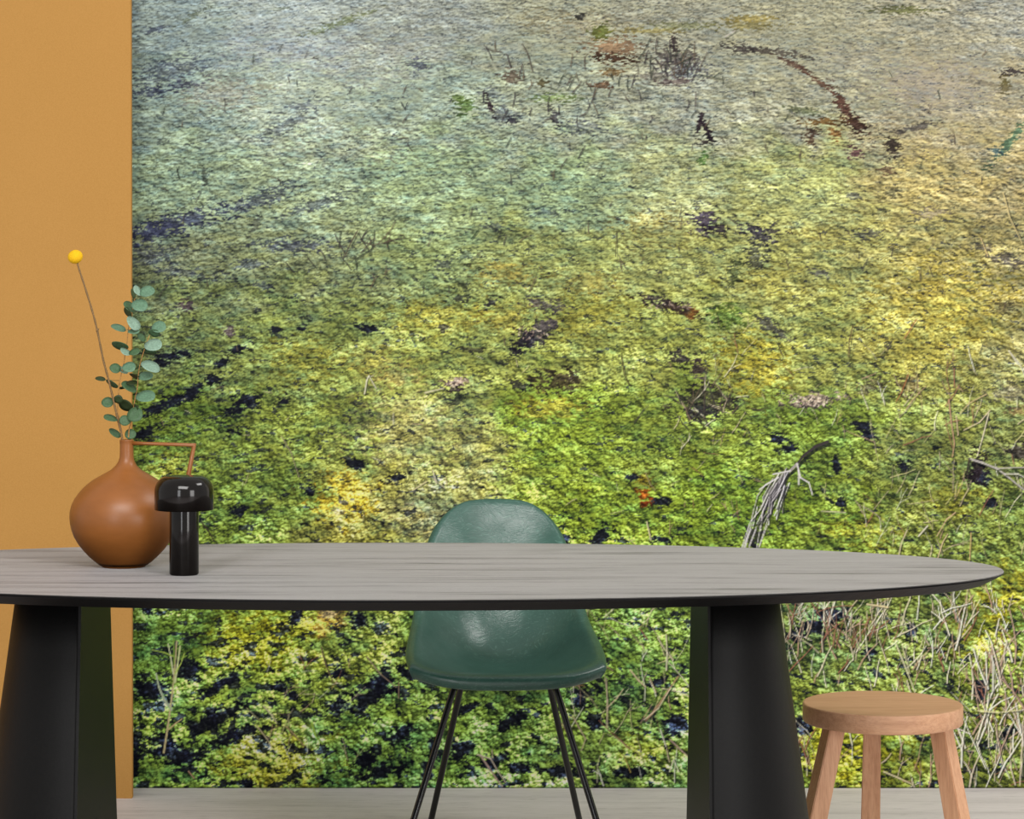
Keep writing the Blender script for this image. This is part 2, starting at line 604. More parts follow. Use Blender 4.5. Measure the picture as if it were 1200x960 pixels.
    for a in [(x_, y_, rx_ * (.86 if y_ > 690 else .95), ry_ * .86, *r_) for x_, y_, rx_, ry_, *r_ in [(178, 808, 30, 17, 10), (205, 882, 42, 16, 5), (190, 868, 18, 16), (262, 800, 40, 10, -32), (250, 845, 50, 12, -30), (222, 785, 14, 20, -40), (275, 862, 44, 10, -20),
              (330, 806, 15, 9, 10), (344, 816, 13, 8), (345, 726, 12, 16, 20), (420, 726, 15, 16, 30), (288, 918, 13, 8), (348, 916, 6, 6), (158, 900, 8, 24), (160, 875, 8, 16),
              (435, 815, 30, 17, -35), (450, 800, 16, 26, 20), (395, 790, 13, 7), (472, 860, 26, 11, -30), (446, 905, 34, 13, -15), (428, 890, 18, 16), (500, 905, 12, 18), (508, 875, 10, 14),
              (400, 825, 24, 14, -20), (480, 790, 20, 10, 20), (380, 700, 22, 6), (172, 715, 12, 8), (510, 760, 16, 10), (600, 845, 24, 10, -30), (575, 895, 26, 12, -20), (540, 880, 16, 16), (610, 900, 22, 9),
              (550, 830, 20, 8, -20), (660, 905, 30, 10), (700, 850, 16, 12), (680, 820, 10, 22), (795, 850, 22, 16, 0), (740, 905, 24, 9), (640, 735, 14, 10), (770, 800, 24, 6, -20),
              (930, 745, 20, 10), (975, 720, 32, 12, 0), (955, 735, 24, 10), (1020, 765, 12, 8), (940, 850, 14, 16), (1150, 810, 12, 18), (1070, 740, 9, 14), (1180, 860, 10, 10), (1060, 545, 9, 9),
              (195, 417, 18, 8), (215, 415, 12, 7), (188, 425, 13, 7), (290, 470, 18, 11, 0), (275, 480, 16, 8, -20), (168, 508, 20, 9, -20), (272, 506, 9, 6), (260, 425, 14, 6, -35), (277, 410, 15, 6, -20),
              (280, 600, 11, 9), (362, 575, 10, 8), (465, 560, 20, 6, -8), (418, 545, 12, 8, 20), (230, 610, 12, 6), (355, 385, 10, 6), (322, 387, 9, 6), (430, 385, 16, 7), (335, 470, 7, 5), (200, 470, 26, 9, -20), (225, 460, 18, 10, -40), (180, 480, 22, 8, -20), (250, 445, 12, 8),
              (705, 628, 22, 10, -45), (660, 632, 12, 8), (775, 632, 16, 8), (738, 560, 12, 5), (775, 587, 16, 7), (885, 640, 8, 6), (1010, 500, 16, 8, 20), (1020, 512, 14, 7), (915, 515, 12, 7), (925, 525, 14, 7), (1150, 560, 14, 14), (1160, 590, 10, 8), (985, 590, 7, 10), (980, 545, 6, 14)]]:
        dark(*a[:4], *(a[4:5]))
    # blue-purple hollows further off
    for a in [(205, 262, 70, 11, -14, .7), (175, 272, 40, 12, -10, .75), (300, 235, 50, 10, -20, .5), (350, 288, 46, 8, 0, .6), (370, 240, 40, 7, -20, .4), (175, 300, 30, 14, -10, .45),
              (200, 85, 40, 14, -15, .4), (175, 108, 26, 6, -5, .6), (180, 35, 14, 4, -10, .5), (215, 100, 24, 5, -10, .5), (330, 150, 40, 8, -25, .3), (355, 125, 24, 5, -10, .35), (290, 310, 22, 6, 0, .5),
              (310, 335, 12, 5, 0, .5), (220, 320, 40, 8, 10, .4), (590, 135, 16, 10, 0, .35), (575, 110, 14, 8, 0, .35), (680, 150, 24, 10, 0, .35), (800, 80, 30, 14, 0, .4), (490, 75, 12, 8, 0, .5), (1015, 275, 18, 6, 0, .45),
              (580, 265, 14, 5, 0, .4), (520, 310, 10, 8, 0, .4), (640, 250, 16, 5, 0, .3)]:
        blob(a[0], a[1], a[2], a[3], (58, 62, 88), a[5], a[4], .9)

    # logs, stumps, rotten clumps
    for a in [(625, 393, 34, 14, (52, 48, 56), .85, -34), (612, 402, 20, 10, (34, 32, 40), .8, -40), (640, 380, 14, 6, (140, 130, 130), .6, -10), (640, 357, 26, 8, (76, 70, 84), .7, 15), (655, 446, 34, 13, (62, 50, 42), .75, 5), (605, 452, 14, 6, (44, 40, 48), .7, 10),
              (535, 450, 17, 8, (150, 128, 116), .9, -5), (535, 455, 15, 4, (40, 34, 36), .8, -5), (537, 468, 8, 8, (40, 44, 44), .6), (950, 470, 32, 9, (168, 152, 136), .9, -6), (945, 476, 28, 4, (70, 62, 60), .7, -2),
              (755, 582, 9, 9, (170, 88, 30), .9), (755, 590, 7, 4, (110, 40, 20), .7), (790, 360, 40, 7, (52, 38, 38), .85, 18), (812, 368, 10, 6, (120, 80, 40), .8, -40), (770, 352, 12, 9, (50, 44, 50), .7),
              (825, 260, 18, 16, (60, 52, 70), .85, 25), (840, 268, 14, 6, (40, 34, 44), .8, 15), (888, 275, 26, 9, (56, 52, 66), .8, 25), (885, 300, 14, 16, (64, 66, 60), .75, 0), (862, 320, 8, 20, (50, 62, 44), .6, 10), (900, 272, 22, 4, (46, 42, 54), .7, 5),
              (800, 420, 14, 9, (46, 40, 50), .8), (818, 432, 11, 18, (58, 46, 54), .8, -15), (825, 470, 34, 18, (54, 50, 50), .7), (820, 485, 22, 12, (40, 36, 44), .7), (780, 478, 8, 6, (60, 56, 50), .7),
              (720, 58, 32, 17, (116, 92, 70), .85, 10), (712, 52, 22, 8, (156, 130, 100), .6, 10), (725, 68, 30, 6, (56, 40, 30), .85, 5), (705, 38, 14, 9, (82, 92, 40), .8), (715, 85, 16, 5, (104, 78, 44), .7), (705, 100, 14, 4, (96, 62, 40), .7), (680, 20, 6, 5, (40, 40, 40), .8),
              (790, 70, 30, 14, (88, 78, 72), .6), (770, 90, 30, 6, (84, 76, 70), .5), (790, 50, 5, 14, (50, 42, 42), .8), (790, 96, 26, 4, (92, 76, 74), .6, -5),
              (990, 128, 34, 7, (78, 52, 44), .9, 55), (1000, 145, 20, 8, (56, 40, 34), .9, 35), (965, 142, 26, 5, (92, 68, 36), .85, 0), (978, 155, 12, 6, (120, 82, 44), .8, 60), (950, 160, 8, 10, (76, 56, 44), .8, 30), (1002, 180, 9, 9, (96, 66, 70), .85), (940, 130, 26, 5, (84, 92, 62), .6, 10),
              (900, 60, 46, 5, (72, 66, 60), .8, 8), (870, 57, 20, 5, (66, 60, 58), .7, 0), (930, 76, 30, 4, (76, 58, 50), .8, 28), (958, 95, 30, 3, (86, 62, 50), .8, 35),
              (1046, 172, 10, 13, (44, 36, 34), .85), (1040, 200, 10, 6, (80, 62, 52), .7), (1046, 225, 12, 7, (88, 84, 62), .7), (1072, 150, 28, 4, (66, 62, 62), .7, -14), (1185, 84, 14, 5, (52, 46, 48), .85), (1178, 100, 6, 9, (82, 74, 40), .8),
              (1184, 165, 40, 6, (72, 100, 78), .85, -52), (1168, 178, 9, 6, (58, 78, 82), .8), (545, 125, 12, 12, (70, 96, 44), .7), (540, 115, 12, 5, (84, 104, 50), .7), (648, 115, 26, 6, (100, 122, 60), .6), (600, 90, 12, 10, (92, 76, 64), .7), (635, 98, 8, 5, (84, 76, 50), .8),
              (820, 145, 4, 16, (44, 34, 40), .9, 12), (829, 155, 5, 17, (36, 28, 36), .95, -28), (826, 168, 8, 4, (40, 34, 36), .8), (824, 185, 6, 8, (72, 110, 50), .7), (573, 122, 3, 13, (50, 40, 46), .9, -22), (600, 142, 6, 5, (50, 48, 56), .8), (650, 138, 5, 14, (52, 48, 56), .7, -10),
              (218, 358, 11, 8, (72, 58, 68), .85, 20), (268, 388, 9, 7, (84, 70, 78), .8), (240, 205, 4, 10, (60, 66, 60), .7), (300, 262, 5, 18, (60, 62, 60), .5, 30), (1020, 455, 18, 8, (70, 60, 56), .6, -30), (1065, 450, 14, 12, (80, 66, 50), .6, -40), (905, 385, 24, 7, (60, 60, 70), .7, 35),
              (960, 320, 14, 5, (74, 72, 84), .6, 15), (1000, 230, 12, 5, (70, 72, 76), .6), (1090, 250, 20, 7, (120, 110, 100), .6), (1180, 305, 26, 8, (66, 62, 70), .65, 10), (1150, 290, 16, 5, (80, 76, 80), .5), (1178, 360, 16, 8, (82, 76, 60), .6), (1160, 100, 40, 4, (110, 104, 84), .5, 12),
              (1145, 550, 12, 22, (38, 30, 34), .85, 5), (1195, 530, 14, 10, (50, 42, 44), .8), (875, 30, 40, 6, (122, 112, 62), .6), (1055, 12, 34, 5, (84, 88, 48), .7), (880, 22, 30, 4, (140, 124, 60), .6), (760, 36, 40, 4, (140, 128, 70), .6), (800, 30, 46, 5, (112, 116, 74), .5), (330, 10, 10, 3, (90, 100, 80), .5),
              (395, 28, 40, 4, (112, 124, 74), .5, -20), (225, 20, 20, 3, (92, 100, 80), .6, -30), (1178, 460, 30, 10, (120, 112, 108), .4), (1190, 480, 14, 7, (128, 96, 70), .5), (512, 570, 9, 11, (120, 128, 104), .5), (395, 598, 8, 8, (190, 190, 176), .5), (385, 720, 10, 5, (214, 196, 160), .6),
              (540, 350, 12, 4, (46, 50, 54), .7), (575, 355, 10, 5, (40, 40, 50), .8, -25), (545, 300, 9, 8, (56, 66, 56), .6), (545, 340, 5, 14, (70, 78, 60), .5, -20), (520, 385, 8, 4, (60, 60, 64), .7), (555, 410, 20, 3, (70, 68, 56), .7, 5)]:
        blob(*a[:7], *([a[7]] if len(a) > 7 else []), **({'rag': .8}) if len(a) < 8 else {'rag': .8})

    # light and shade of the printed moss
    calm = np.zeros_like(X)
    for (x, y, rx, ry, a) in [(1100, 95, 130, 45, .55), (330, 45, 150, 60, .3), (950, 60, 150, 50, .3), (400, 110, 110, 40, .25), (620, 55, 140, 34, .25), (1130, 150, 90, 40, .3), (480, 110, 30, 18, .5)]:
        r = ell(x, y, rx, ry, 0, .5)
        calm[r[0]] = np.maximum(calm[r[0]], r[1] * a)
    con = (0.135 + 0.235 * np.clip(T * 1.15 - 0.08, 0, 1)) * (1 - calm)
    lum = np.exp(con * (z + 0.30 * nz(big) + 0.24 * broad) - con * con * 0.55)
    lum = np.clip(lum, 0.1, 2.1)
    C = C * lum[..., None]
    hi = np.clip(lum - 1.2, 0, 1)[..., None]
    C = C + hi * np.array([30, 40, 64], np.float32) * (0.8 + 0.9 * T[..., None] ** 2)
    lo = np.clip(0.75 - lum, 0, 1)[..., None]
    C = C + lo * np.array([-10, -4, 10], np.float32)

    # strokes
    def stroke(pts, wd, col, al=1.0):
        col = np.array(col, np.float32)
        n = len(pts) - 1
        for i in range(n):
            (x0, y0), (x1, y1) = pts[i], pts[i + 1]
            wd_ = wd * (1 - 0.45 * (i + .5) / n)
            m = wd_ + 2
            i0, i1 = np.searchsorted(ys, [min(y0, y1) - m, max(y0, y1) + m])
            j0, j1 = np.searchsorted(xs, [min(x0, x1) - m, max(x0, x1) + m])
            if i1 <= i0 or j1 <= j0:
                continue
            sl = (slice(i0, i1), slice(j0, j1))
            dx, dy = x1 - x0, y1 - y0
            L2 = dx * dx + dy * dy + 1e-6
            q = np.clip(((X[sl] - x0) * dx + (Y[sl] - y0) * dy) / L2, 0, 1)
            d = np.hypot(X[sl] - x0 - q * dx, Y[sl] - y0 - q * dy)
            a = (np.clip(wd_ * .5 + .65 - d, 0, 1) * al)[..., None]
            C[sl] = C[sl] * (1 - a) + col * a

    R = random.Random(5)

    def bent(x, y, ang, L, n=3, wob=.25):
        pts = [(x, y)]
        for i in range(n):
            ang += R.uniform(-wob, wob)
            x += math.sin(ang) * L / n
            y -= math.cos(ang) * L / n
            pts.append((x, y))
        return pts

    PALE = [(214, 208, 182), (198, 186, 156), (180, 164, 138), (170, 138, 116), (140, 92, 74), (206, 206, 190), (158, 146, 124), (186, 180, 128)]

    def stalk(x, y, L, al=.9, wd=1.3, spread=.5, cols=PALE, fork=.4, lean=.1):
        c = R.choice(cols)
        a = R.gauss(lean, spread)
        p = bent(x, y, a, L)
        stroke([(q[0] + wd, q[1] + 1) for q in p], wd, (34, 36, 34), al * .55)
        stroke(p, wd, c, al)
        if R.random() < fork:
            q = p[R.randint(1, 2)]
            stroke(bent(q[0], q[1], a + R.choice((-.6, .6)), L * .5, 2), wd * .8, c, al)

    for _ in range(440):                                # dry stalks in the lower right corner
        x = R.uniform(900, 1215)
        y = R.uniform(715, 930)
        if R.random() > 0.35 + 0.65 * max(0, (x - 1040) / 160) and y > 790:
            continue
        stalk(x, y, R.uniform(10, 46), R.uniform(.6, 1.0), R.uniform(.6, 1.6), .5, lean=.15, cols=[(226, 220, 196), (212, 202, 172), (190, 174, 148), (178, 146, 124), (146, 96, 78), (218, 218, 204)])
    for _ in range(46):
        stalk(R.gauss(1165, 22), R.uniform(760, 925), R.uniform(25, 70), .95, R.uniform(.9, 2.0), .28, cols=[(228, 222, 200), (206, 192, 170), (176, 148, 130), (222, 220, 206)])
    for _ in range(34):
        stalk(R.gauss(1000, 34), R.uniform(725, 765), R.uniform(18, 46), .8, R.uniform(.6, 1.4), .35, cols=[(150, 100, 84), (190, 170, 146), (120, 76, 60), (206, 196, 170)])
    for _ in range(100):                                # right middle
        x = R.uniform(1010, 1210)
        stalk(x, R.uniform(430, 660), R.uniform(10, 40), R.uniform(.35, .8), R.uniform(.7, 1.3), .5)
    for _ in range(60):                                 # right of the chair
        stalk(R.uniform(665, 815), R.uniform(715, 922), R.uniform(14, 50), R.uniform(.4, .85), R.uniform(.8, 1.7), .6, lean=.0)
    for _ in range(26):
        stalk(R.uniform(300, 420), R.uniform(770, 900), R.uniform(10, 26), R.uniform(.4, .7), R.uniform(.8, 1.4), .7)
    for _ in range(60):
        stalk(R.uniform(760, 1060), R.uniform(380, 640), R.uniform(8, 24), R.uniform(.3, .6), R.uniform(.7, 1.1), .6)
    DK = [(56, 50, 54), (74, 62, 56), (96, 82, 66), (48, 54, 46)]
    for _ in range(130):                                # dark twigs further up
        y = R.uniform(60, 420)
        stalk(R.uniform(180, 1190), y, R.uniform(5, 9 + 12 * y / 420), R.uniform(.4, .75), R.uniform(.7, 1.2), .6, DK)
    for _ in range(40):
        stalk(R.gauss(680, 70), R.gauss(120, 26), R.uniform(8, 20), .7, 1.0, .5, DK)
    for _ in range(30):
        stalk(R.gauss(790, 22), R.gauss(85, 10), R.uniform(10, 30), .7, 1.0, .6, DK)
    for _ in range(40):
        stalk(R.gauss(825, 26), R.gauss(485, 18), R.uniform(10, 34), .7, 1.0, .9, DK + PALE[:3])
    for _ in range(16):
        stalk(R.gauss(430, 30), R.gauss(300, 14), R.uniform(10, 26), .7, 1.0, .6, DK)
    for _ in range(40):                                 # pale dashes all over
        stalk(R.uniform(170, 900), R.uniform(420, 640), R.uniform(5, 16), R.uniform(.3, .6), 1.0, 1.2, PALE[:4])

    # reed on the left
    for p, wd, c in [([(192, 882), (197, 850), (202, 812), (205, 780), (207, 752)], 3.2, (190, 176, 130)), ([(205, 805), (198, 825 - 40), (190, 790), (184, 780 + 12)], 1, (120, 140, 70)),
                     ([(201, 832), (192, 820), (186, 805), (183, 790)], 4.0, (168, 180, 150)), ([(205, 800), (208, 780), (211, 758)], 3.4, (200, 208, 150)), ([(203, 790), (200, 770), (197, 755)], 2.4, (196, 200, 160)),
                     ([(198, 855), (206, 848), (213, 843)], 2.4, (188, 168, 120)), ([(204, 770), (192, 765), (178, 762)], 2.0, (156, 180, 80)), ([(205, 790), (212, 778), (216, 766)], 1.8, (170, 190, 90)), ([(204, 778), (204, 762), (203, 748)], 2.2, (120, 150, 60))]:
        stroke(p, wd * .75, c, .95)
    # forked white branch above the table's right half
    main = [(970, 518), (955, 524), (942, 534), (934, 544), (926, 552), (915, 562), (905, 578)]
    stroke([(x + 2, y + 3) for x, y in main], 4, (24, 26, 28), .7)
    stroke(main[:4], 3.6, (58, 52, 54), .95)
    stroke(main[3:], 3.2, (150, 144, 140), .95)
    for _ in range(34):
        x = R.uniform(886, 926)
        y0 = 552 + (926 - x) * 0.8 + R.uniform(-8, 14)
        p = [(x, y0), (x - R.uniform(2, 12), y0 + R.uniform(12, 24)), (x - R.uniform(6, 22), y0 + R.uniform(26, 46))]
        stroke([(q[0] + 1.5, q[1] + 1) for q in p], 1.6, (30, 30, 34), .6)
        stroke(p, R.uniform(.7, 1.4), R.choice([(206, 204, 206), (176, 170, 172), (140, 134, 136), (222, 218, 214)]), .9)
    blob(884, 628, 12, 14, (40, 40, 42), .8, 30, .8)
    for _ in range(11):
        x = R.uniform(868, 890)
        stroke([(x + R.uniform(4, 12), R.uniform(608, 624)), (x, 640 + R.uniform(0, 6))], .9, (200, 196, 196), .85)
    for p in [[(934, 544), (938, 560), (948, 566), (952, 580)], [(936, 552), (936, 568)], [(912, 560), (898, 568), (890, 574)], [(926, 552), (906, 556)]]:
        stroke(p, 1.8, (206, 202, 200), .95)
    # branch leaving at the right edge
    for p, wd, c in [([(1136, 538), (1150, 542), (1168, 550), (1182, 560), (1200, 574)], 3.6, (178, 172, 166)), ([(1168, 550), (1185, 549), (1204, 547)], 2.2, (166, 160, 154)), ([(1178, 556), (1192, 556), (1206, 562)], 2.0, (190, 184, 178)),
                     ([(1136, 538), (1133, 552), (1136, 572)], 2.4, (50, 40, 40)), ([(1160, 480), (1148, 494), (1130, 504)], 2.0, (198, 182, 150)), ([(1158, 486), (1150, 515), (1145, 535)], 2.0, (206, 196, 170)), ([(1155, 462), (1136, 472), (1124, 486)], 1.8, (180, 160, 118)),
                     ([(1112, 468), (1114, 494), (1118, 520), (1116, 535)], 2.4, (176, 142, 112)), ([(1120, 488), (1122, 510)], 2, (196, 172, 140)), ([(1176, 226), (1184, 255), (1198, 285)], 1.8, (196, 178, 124)), ([(1150, 280), (1158, 300)], 1.6, (196, 172, 120)), ([(1182, 412), (1192, 426)], 2.2, (206, 200, 180)),
                     ([(1065, 440), (1056, 460), (1050, 470)], 2, (140, 90, 60)), ([(1074, 375), (1060, 396)], 1.8, (150, 100, 70)), ([(1000, 382), (996, 400), (994, 418)], 1.8, (92, 76, 56)), ([(1120, 600), (1110, 610), (1098, 628)], 2, (190, 160, 130)), ([(1086, 617), (1076, 628)], 3, (206, 200, 180)),
                     ([(1052, 655), (1056, 638), (1064, 622)], 2.2, (196, 184, 150)), ([(962, 600), (990, 600)], 2, (190, 184, 150)), ([(1098, 655), (1104, 636), (1110, 626)], 2, (200, 176, 140)), ([(1136, 655), (1138, 625)], 2, (190, 160, 110)),
                     ([(498, 461), (508, 459), (520, 456)], 2.6, (206, 198, 164)), ([(427, 461), (429, 447), (432, 440), (440, 456)], 2.2, (216, 212, 186)), ([(483, 574), (500, 564)], 2.6, (206, 196, 150)), ([(508, 562), (520, 572)], 2, (206, 200, 160)), ([(508, 552), (512, 566)], 2, (206, 196, 170)),
                     ([(235, 612), (242, 620), (250, 634)], 1.8, (60, 44, 44)), ([(330, 512), (340, 530), (350, 560)], 1.6, (150, 140, 110)), ([(420, 270), (412, 285), (405, 300)], 1.4, (84, 66, 60)), ([(392, 275), (400, 290), (406, 300)], 1.4, (70, 60, 58)), ([(335, 308), (345, 320)], 1.8, (44, 40, 44)),
                     ([(360, 302), (370, 314)], 1.6, (50, 44, 44)), ([(722, 272), (722, 300)], 1.4, (84, 80, 56)), ([(728, 418), (732, 440), (738, 452)], 1.6, (80, 72, 44)), ([(762, 632), (758, 612)], 2.4, (206, 194, 160)), ([(756, 555), (762, 568), (768, 576)], 1.4, (150, 140, 100)), ([(560, 270), (552, 280)], 1.8, (44, 60, 40)),
                     ([(470, 120), (474, 128), (478, 120)], 1.4, (44, 44, 50)), ([(790, 60), (788, 44)], 1.8, (50, 40, 44)), ([(598, 78), (594, 64)], 1.6, (60, 48, 52)), ([(608, 90), (612, 76)], 1.4, (60, 48, 52)), ([(816, 125), (816, 108)], 1.4, (66, 54, 54)), ([(850, 44), (862, 36)], 1.5, (180, 174, 168)), ([(770, 45), (768, 62)], 1.4, (64, 54, 54)),
                     ([(562, 886), (572, 898), (582, 914), (588, 922)], 3.0, (186, 160, 146)), ([(560, 884), (575, 890), (584, 905), (592, 918)], 2.2, (206, 190, 170)), ([(578, 888), (576, 880)], 2, (180, 160, 140)), ([(308, 828), (318, 838), (325, 848)], 2.4, (206, 196, 160)),
                     ([(302, 852), (312, 866), (318, 874)], 2.2, (190, 176, 140)), ([(335, 852), (345, 862), (356, 874)], 2, (176, 150, 110)), ([(376, 760), (382, 780), (390, 800)], 2.2, (110, 90, 70)), ([(366, 848), (370, 862), (378, 872)], 2.6, (150, 180, 60)), ([(430, 770), (446, 790), (464, 806)], 1.8, (150, 130, 110)), ([(467, 818), (468, 800)], 2, (130, 110, 90)), ([(220, 905), (228, 912)], 2.2, (190, 150, 120)),
                     ([(758, 846), (770, 828), (782, 812), (795, 792)], 3.4, (160, 128, 100)), ([(756, 844), (772, 830), (786, 806)], 2, (206, 190, 160)), ([(780, 786), (781, 765), (781, 745)], 3, (206, 200, 170)), ([(738, 786), (748, 798), (756, 806)], 2.6, (206, 190, 150)), ([(768, 812), (762, 795)], 2, (196, 180, 140)), ([(670, 840), (680, 856), (686, 866), (682, 880)], 2.4, (176, 160, 130)),
                     ([(712, 852), (712, 820), (710, 795)], 2.8, (176, 160, 136)), ([(712, 830), (724, 818), (730, 808)], 2, (190, 170, 140)), ([(774, 855), (780, 875)], 2.6, (200, 196, 180)), ([(785, 868), (800, 880), (812, 892)], 2.6, (176, 150, 136)), ([(785, 905), (790, 890), (796, 905)], 2, (206, 200, 180)), ([(730, 885), (740, 905)], 2, (170, 150, 80)),
                     ([(1035, 905), (1055, 912), (1070, 919)], 3.2, (216, 206, 160)), ([(1050, 755), (1064, 790), (1072, 812)], 2.6, (214, 210, 170)), ([(1058, 758), (1066, 790)], 2.2, (200, 196, 150)), ([(1163, 810), (1164, 780), (1163, 770)], 4.0, (206, 204, 190)), ([(1196, 920), (1198, 880), (1199, 850)], 2.4, (206, 190, 170)), ([(1145, 834), (1170, 836), (1196, 832)], 2.4, (206, 200, 150)), ([(1016, 708), (1040, 712)], 3.2, (224, 206, 160))]:
        stroke([(x + 1.5, y + 1.5) for x, y in p], wd * .7, (30, 32, 30), .45)
        p = [(x + R.uniform(-1, 1), y + R.uniform(-1, 1)) for x, y in p]
        stroke(p, wd * .72, c, .85)
    # log pebbling
    for (x0, y0, sx, sy, n) in [(950, 470, 26, 6, 90), (535, 448, 13, 5, 40), (625, 392, 18, 7, 30), (785, 358, 26, 4, 30)]:
        for _ in range(n):
            x, y = x0 + R.uniform(-sx, sx), y0 + R.uniform(-sy, sy)
            stroke([(x, y), (x + R.uniform(-3, 3), y + R.uniform(-2, 2))], 1.6, R.choice([(216, 200, 180), (176, 156, 140), (60, 52, 54), (120, 104, 96)]), .8)

    # crisp reproduction
    bl = C.copy()
    bl[1:-1, 1:-1] = (C[:-2, 1:-1] + C[2:, 1:-1] + C[1:-1, :-2] + C[1:-1, 2:] + C[1:-1, 1:-1] * 2) / 6
    C = C + 0.35 * (C - bl)
    # paper loses a little contrast in print; thin dark line where it meets the floor
    C[:] = np.clip(C, 6, 236)
    C[Y > 922.6] *= 0.6
    lin = C / 255
    lin = np.where(lin <= 0.04045, lin / 12.92, ((lin + 0.055) / 1.055) ** 2.4) * MURAL_GAIN
    vx = ((X - CX) / k).ravel()
    vz = np.maximum((924.0 - Y) / k, 0).ravel()
    co = np.zeros((W_ * H_, 3), np.float32)
    co[:, 0] = vx
    co[:, 1] = WALL_Y
    co[:, 2] = vz
    idx = np.arange(W_ * H_, dtype=np.int32).reshape(H_, W_)
    quads = np.stack([idx[1:, :-1], idx[1:, 1:], idx[:-1, 1:], idx[:-1, :-1]], -1).reshape(-1, 4)
    me = bpy.data.meshes.new('wall_mural')
    nq = len(quads)
    me.vertices.add(W_ * H_)
    me.vertices.foreach_set('co', co.ravel())
    me.loops.add(nq * 4)
    me.loops.foreach_set('vertex_index', quads.ravel())
    me.polygons.add(nq)
    me.polygons.foreach_set('loop_start', np.arange(0, nq * 4, 4, dtype=np.int32))
    me.update(calc_edges=True)
    at = me.color_attributes.new('print', 'FLOAT_COLOR', 'POINT')
    buf = np.ones((W_ * H_, 4), np.float32)
    buf[:, :3] = lin.reshape(-1, 3)
    at.data.foreach_set('color', buf.ravel())
    me.materials.append(mat_mural())
    o = bpy.data.objects.new('wall_mural', me)
    COL.objects.link(o)
    o['label'] = 'photographic wallpaper mural of mossy green bog covering the wall behind the table'
    o['category'] = 'mural'


MURAL_GAIN = 0.90
SOFT = 0.28
build_mural()

# ------------------------------------------------------------------ oval table
TD, TX, TZ = 4.83, -0.1606, 0.7405
TA, TB = 1.2085, 0.53
table = thing('oval_table', 'large black-stained oval wooden dining table with two half-cone legs', 'table', (TX, TD, 0))
bm = bmesh.new()
N = 160
prof = [(0.0, 0.0), (-0.0015, 0.0), (0.0, -0.0015), (0.0, -0.0045), (-0.036, -0.0235), (-0.045, -0.0245)]
rings = []
for off, z in prof:
    rings.append([bm.verts.new(((TA + off) * math.cos(2 * PI * i / N), (TB + off) * math.sin(2 * PI * i / N), TZ + z)) for i in range(N)])
order = [1, 2, 3, 4, 5]
for a, b in zip(order, order[1:]):
    for i in range(N):
        j = (i + 1) % N
        bm.faces.new((rings[a][j], rings[a][i], rings[b][i], rings[b][j]))
bm.faces.new(rings[1])
bm.faces.new(rings[5][::-1])
for v in rings[0]:
    bm.verts.remove(v)
bmesh.ops.recalc_face_normals(bm, faces=bm.faces)
MB = mat_black_wood()
tt = obj('tabletop', bm, MB, table, smooth=False)
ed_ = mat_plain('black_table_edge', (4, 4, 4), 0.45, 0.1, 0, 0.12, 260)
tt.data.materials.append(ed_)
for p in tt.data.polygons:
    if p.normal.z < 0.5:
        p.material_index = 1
ML = mat_black_leg()
MLI = mat_black_leg('black_stained_inner_panel')
for s in (1, -1):
    bm = bmesh.new()
    n = 40
    zs = [0.0, 0.12, 0.24, 0.36, 0.48, 0.60, TZ - 0.0245]
    rows = []
    for z in zs:
        q = 1 - z / (TZ - 0.0245)
        hb = 0.178 + 0.115 * q
        ex = 0.142 + 0.10 * q
        row = [(s * (0.6096 - 0.004 * q), -hb), ]
        row += [(s * (0.6096 - 0.004 * q + 0.006 + ex * math.sin(PI * k / n)), -hb * math.cos(PI * k / n)) for k in range(n + 1)]
        row += [(s * (0.6096 - 0.004 * q), hb)]
        rows.append([bm.verts.new((x, y, z)) for x, y in row])
    m = len(rows[0])
    for a, b in zip(rows, rows[1:]):
        for i in range(m):
            j = (i + 1) % m
            bm.faces.new((a[i], a[j], b[j], b[i]))
    bm.faces.new(rows[0])
    bm.faces.new(rows[-1])
    bmesh.ops.recalc_face_normals(bm, faces=bm.faces)
    leg = obj('leg', bm, ML, table)
    leg.data.polygons.foreach_set('use_smooth', [abs(p.normal.z) < .5 and p.normal.x * s > -0.5 for p in leg.data.polygons])
    # flat inner board, framed by a fine step at the corner
    bm = bmesh.new()
    vs_ = add_box(bm, (0, -1, 0), (0.006, 1, 1))
    for v in vs_:
        q = 1 - v.co.z
        v.co = Vector((s * (0.6096 - 0.004 * q - 0.0058 + v.co.x), v.co.y * (0.176 + 0.115 * q), v.co.z * (TZ - 0.0255)))
    bmesh.ops.recalc_face_normals(bm, faces=bm.faces)
    obj('inner_panel', bm, MLI, leg, smooth=False)

# ------------------------------------------------------------------ vase
VD = 4.86
VX = (145 - CX) / F * VD
SC = F / VD
vase = thing('vase', 'round caramel-brown ceramic vase with thin neck and angular handle on the table', 'vase', (VX, VD, TZ))
z_of = lambda zy: (CAMZ - (500 + zy / 5.053 - CY) / SC) - TZ
outl = [(41, 85), (40, 110), (40, 150), (42, 185), (49, 208), (62, 230), (88, 255), (140, 285), (183, 310), (213, 332), (246, 362), (272, 395), (294, 430), (308, 465), (316, 500), (318, 535),
        (315, 570), (306, 610), (291, 650), (268, 690), (236, 732), (202, 768), (168, 798), (142, 818)]
body = [(hw / 5.053 / SC, z_of(zy)) for hw, zy in outl]
body += [(0.0455, 0.010), (0.0438, 0.0015), (0.0425, 0.0)]
inner = [(max(r - 0.004, 0.004), z) for r, z in body if z > 0.02]
prof = [(0, 0.0)] + body[::-1]
rr, zz = body[0]
prof += [(rr + 0.0006, zz + 0.0015), (rr - 0.0015, zz + 0.0028), (rr - 0.0036, zz + 0.001)]
prof += [(r, z) for r, z in inner[1:]] + [(0, 0.012)]
drift = lambda z: 0.0060 * min(1, max(0, (z - 0.12) / 0.10))
bm = bmesh.new()
add_lathe(bm, prof, 96, drift)
MV = mat_vase()
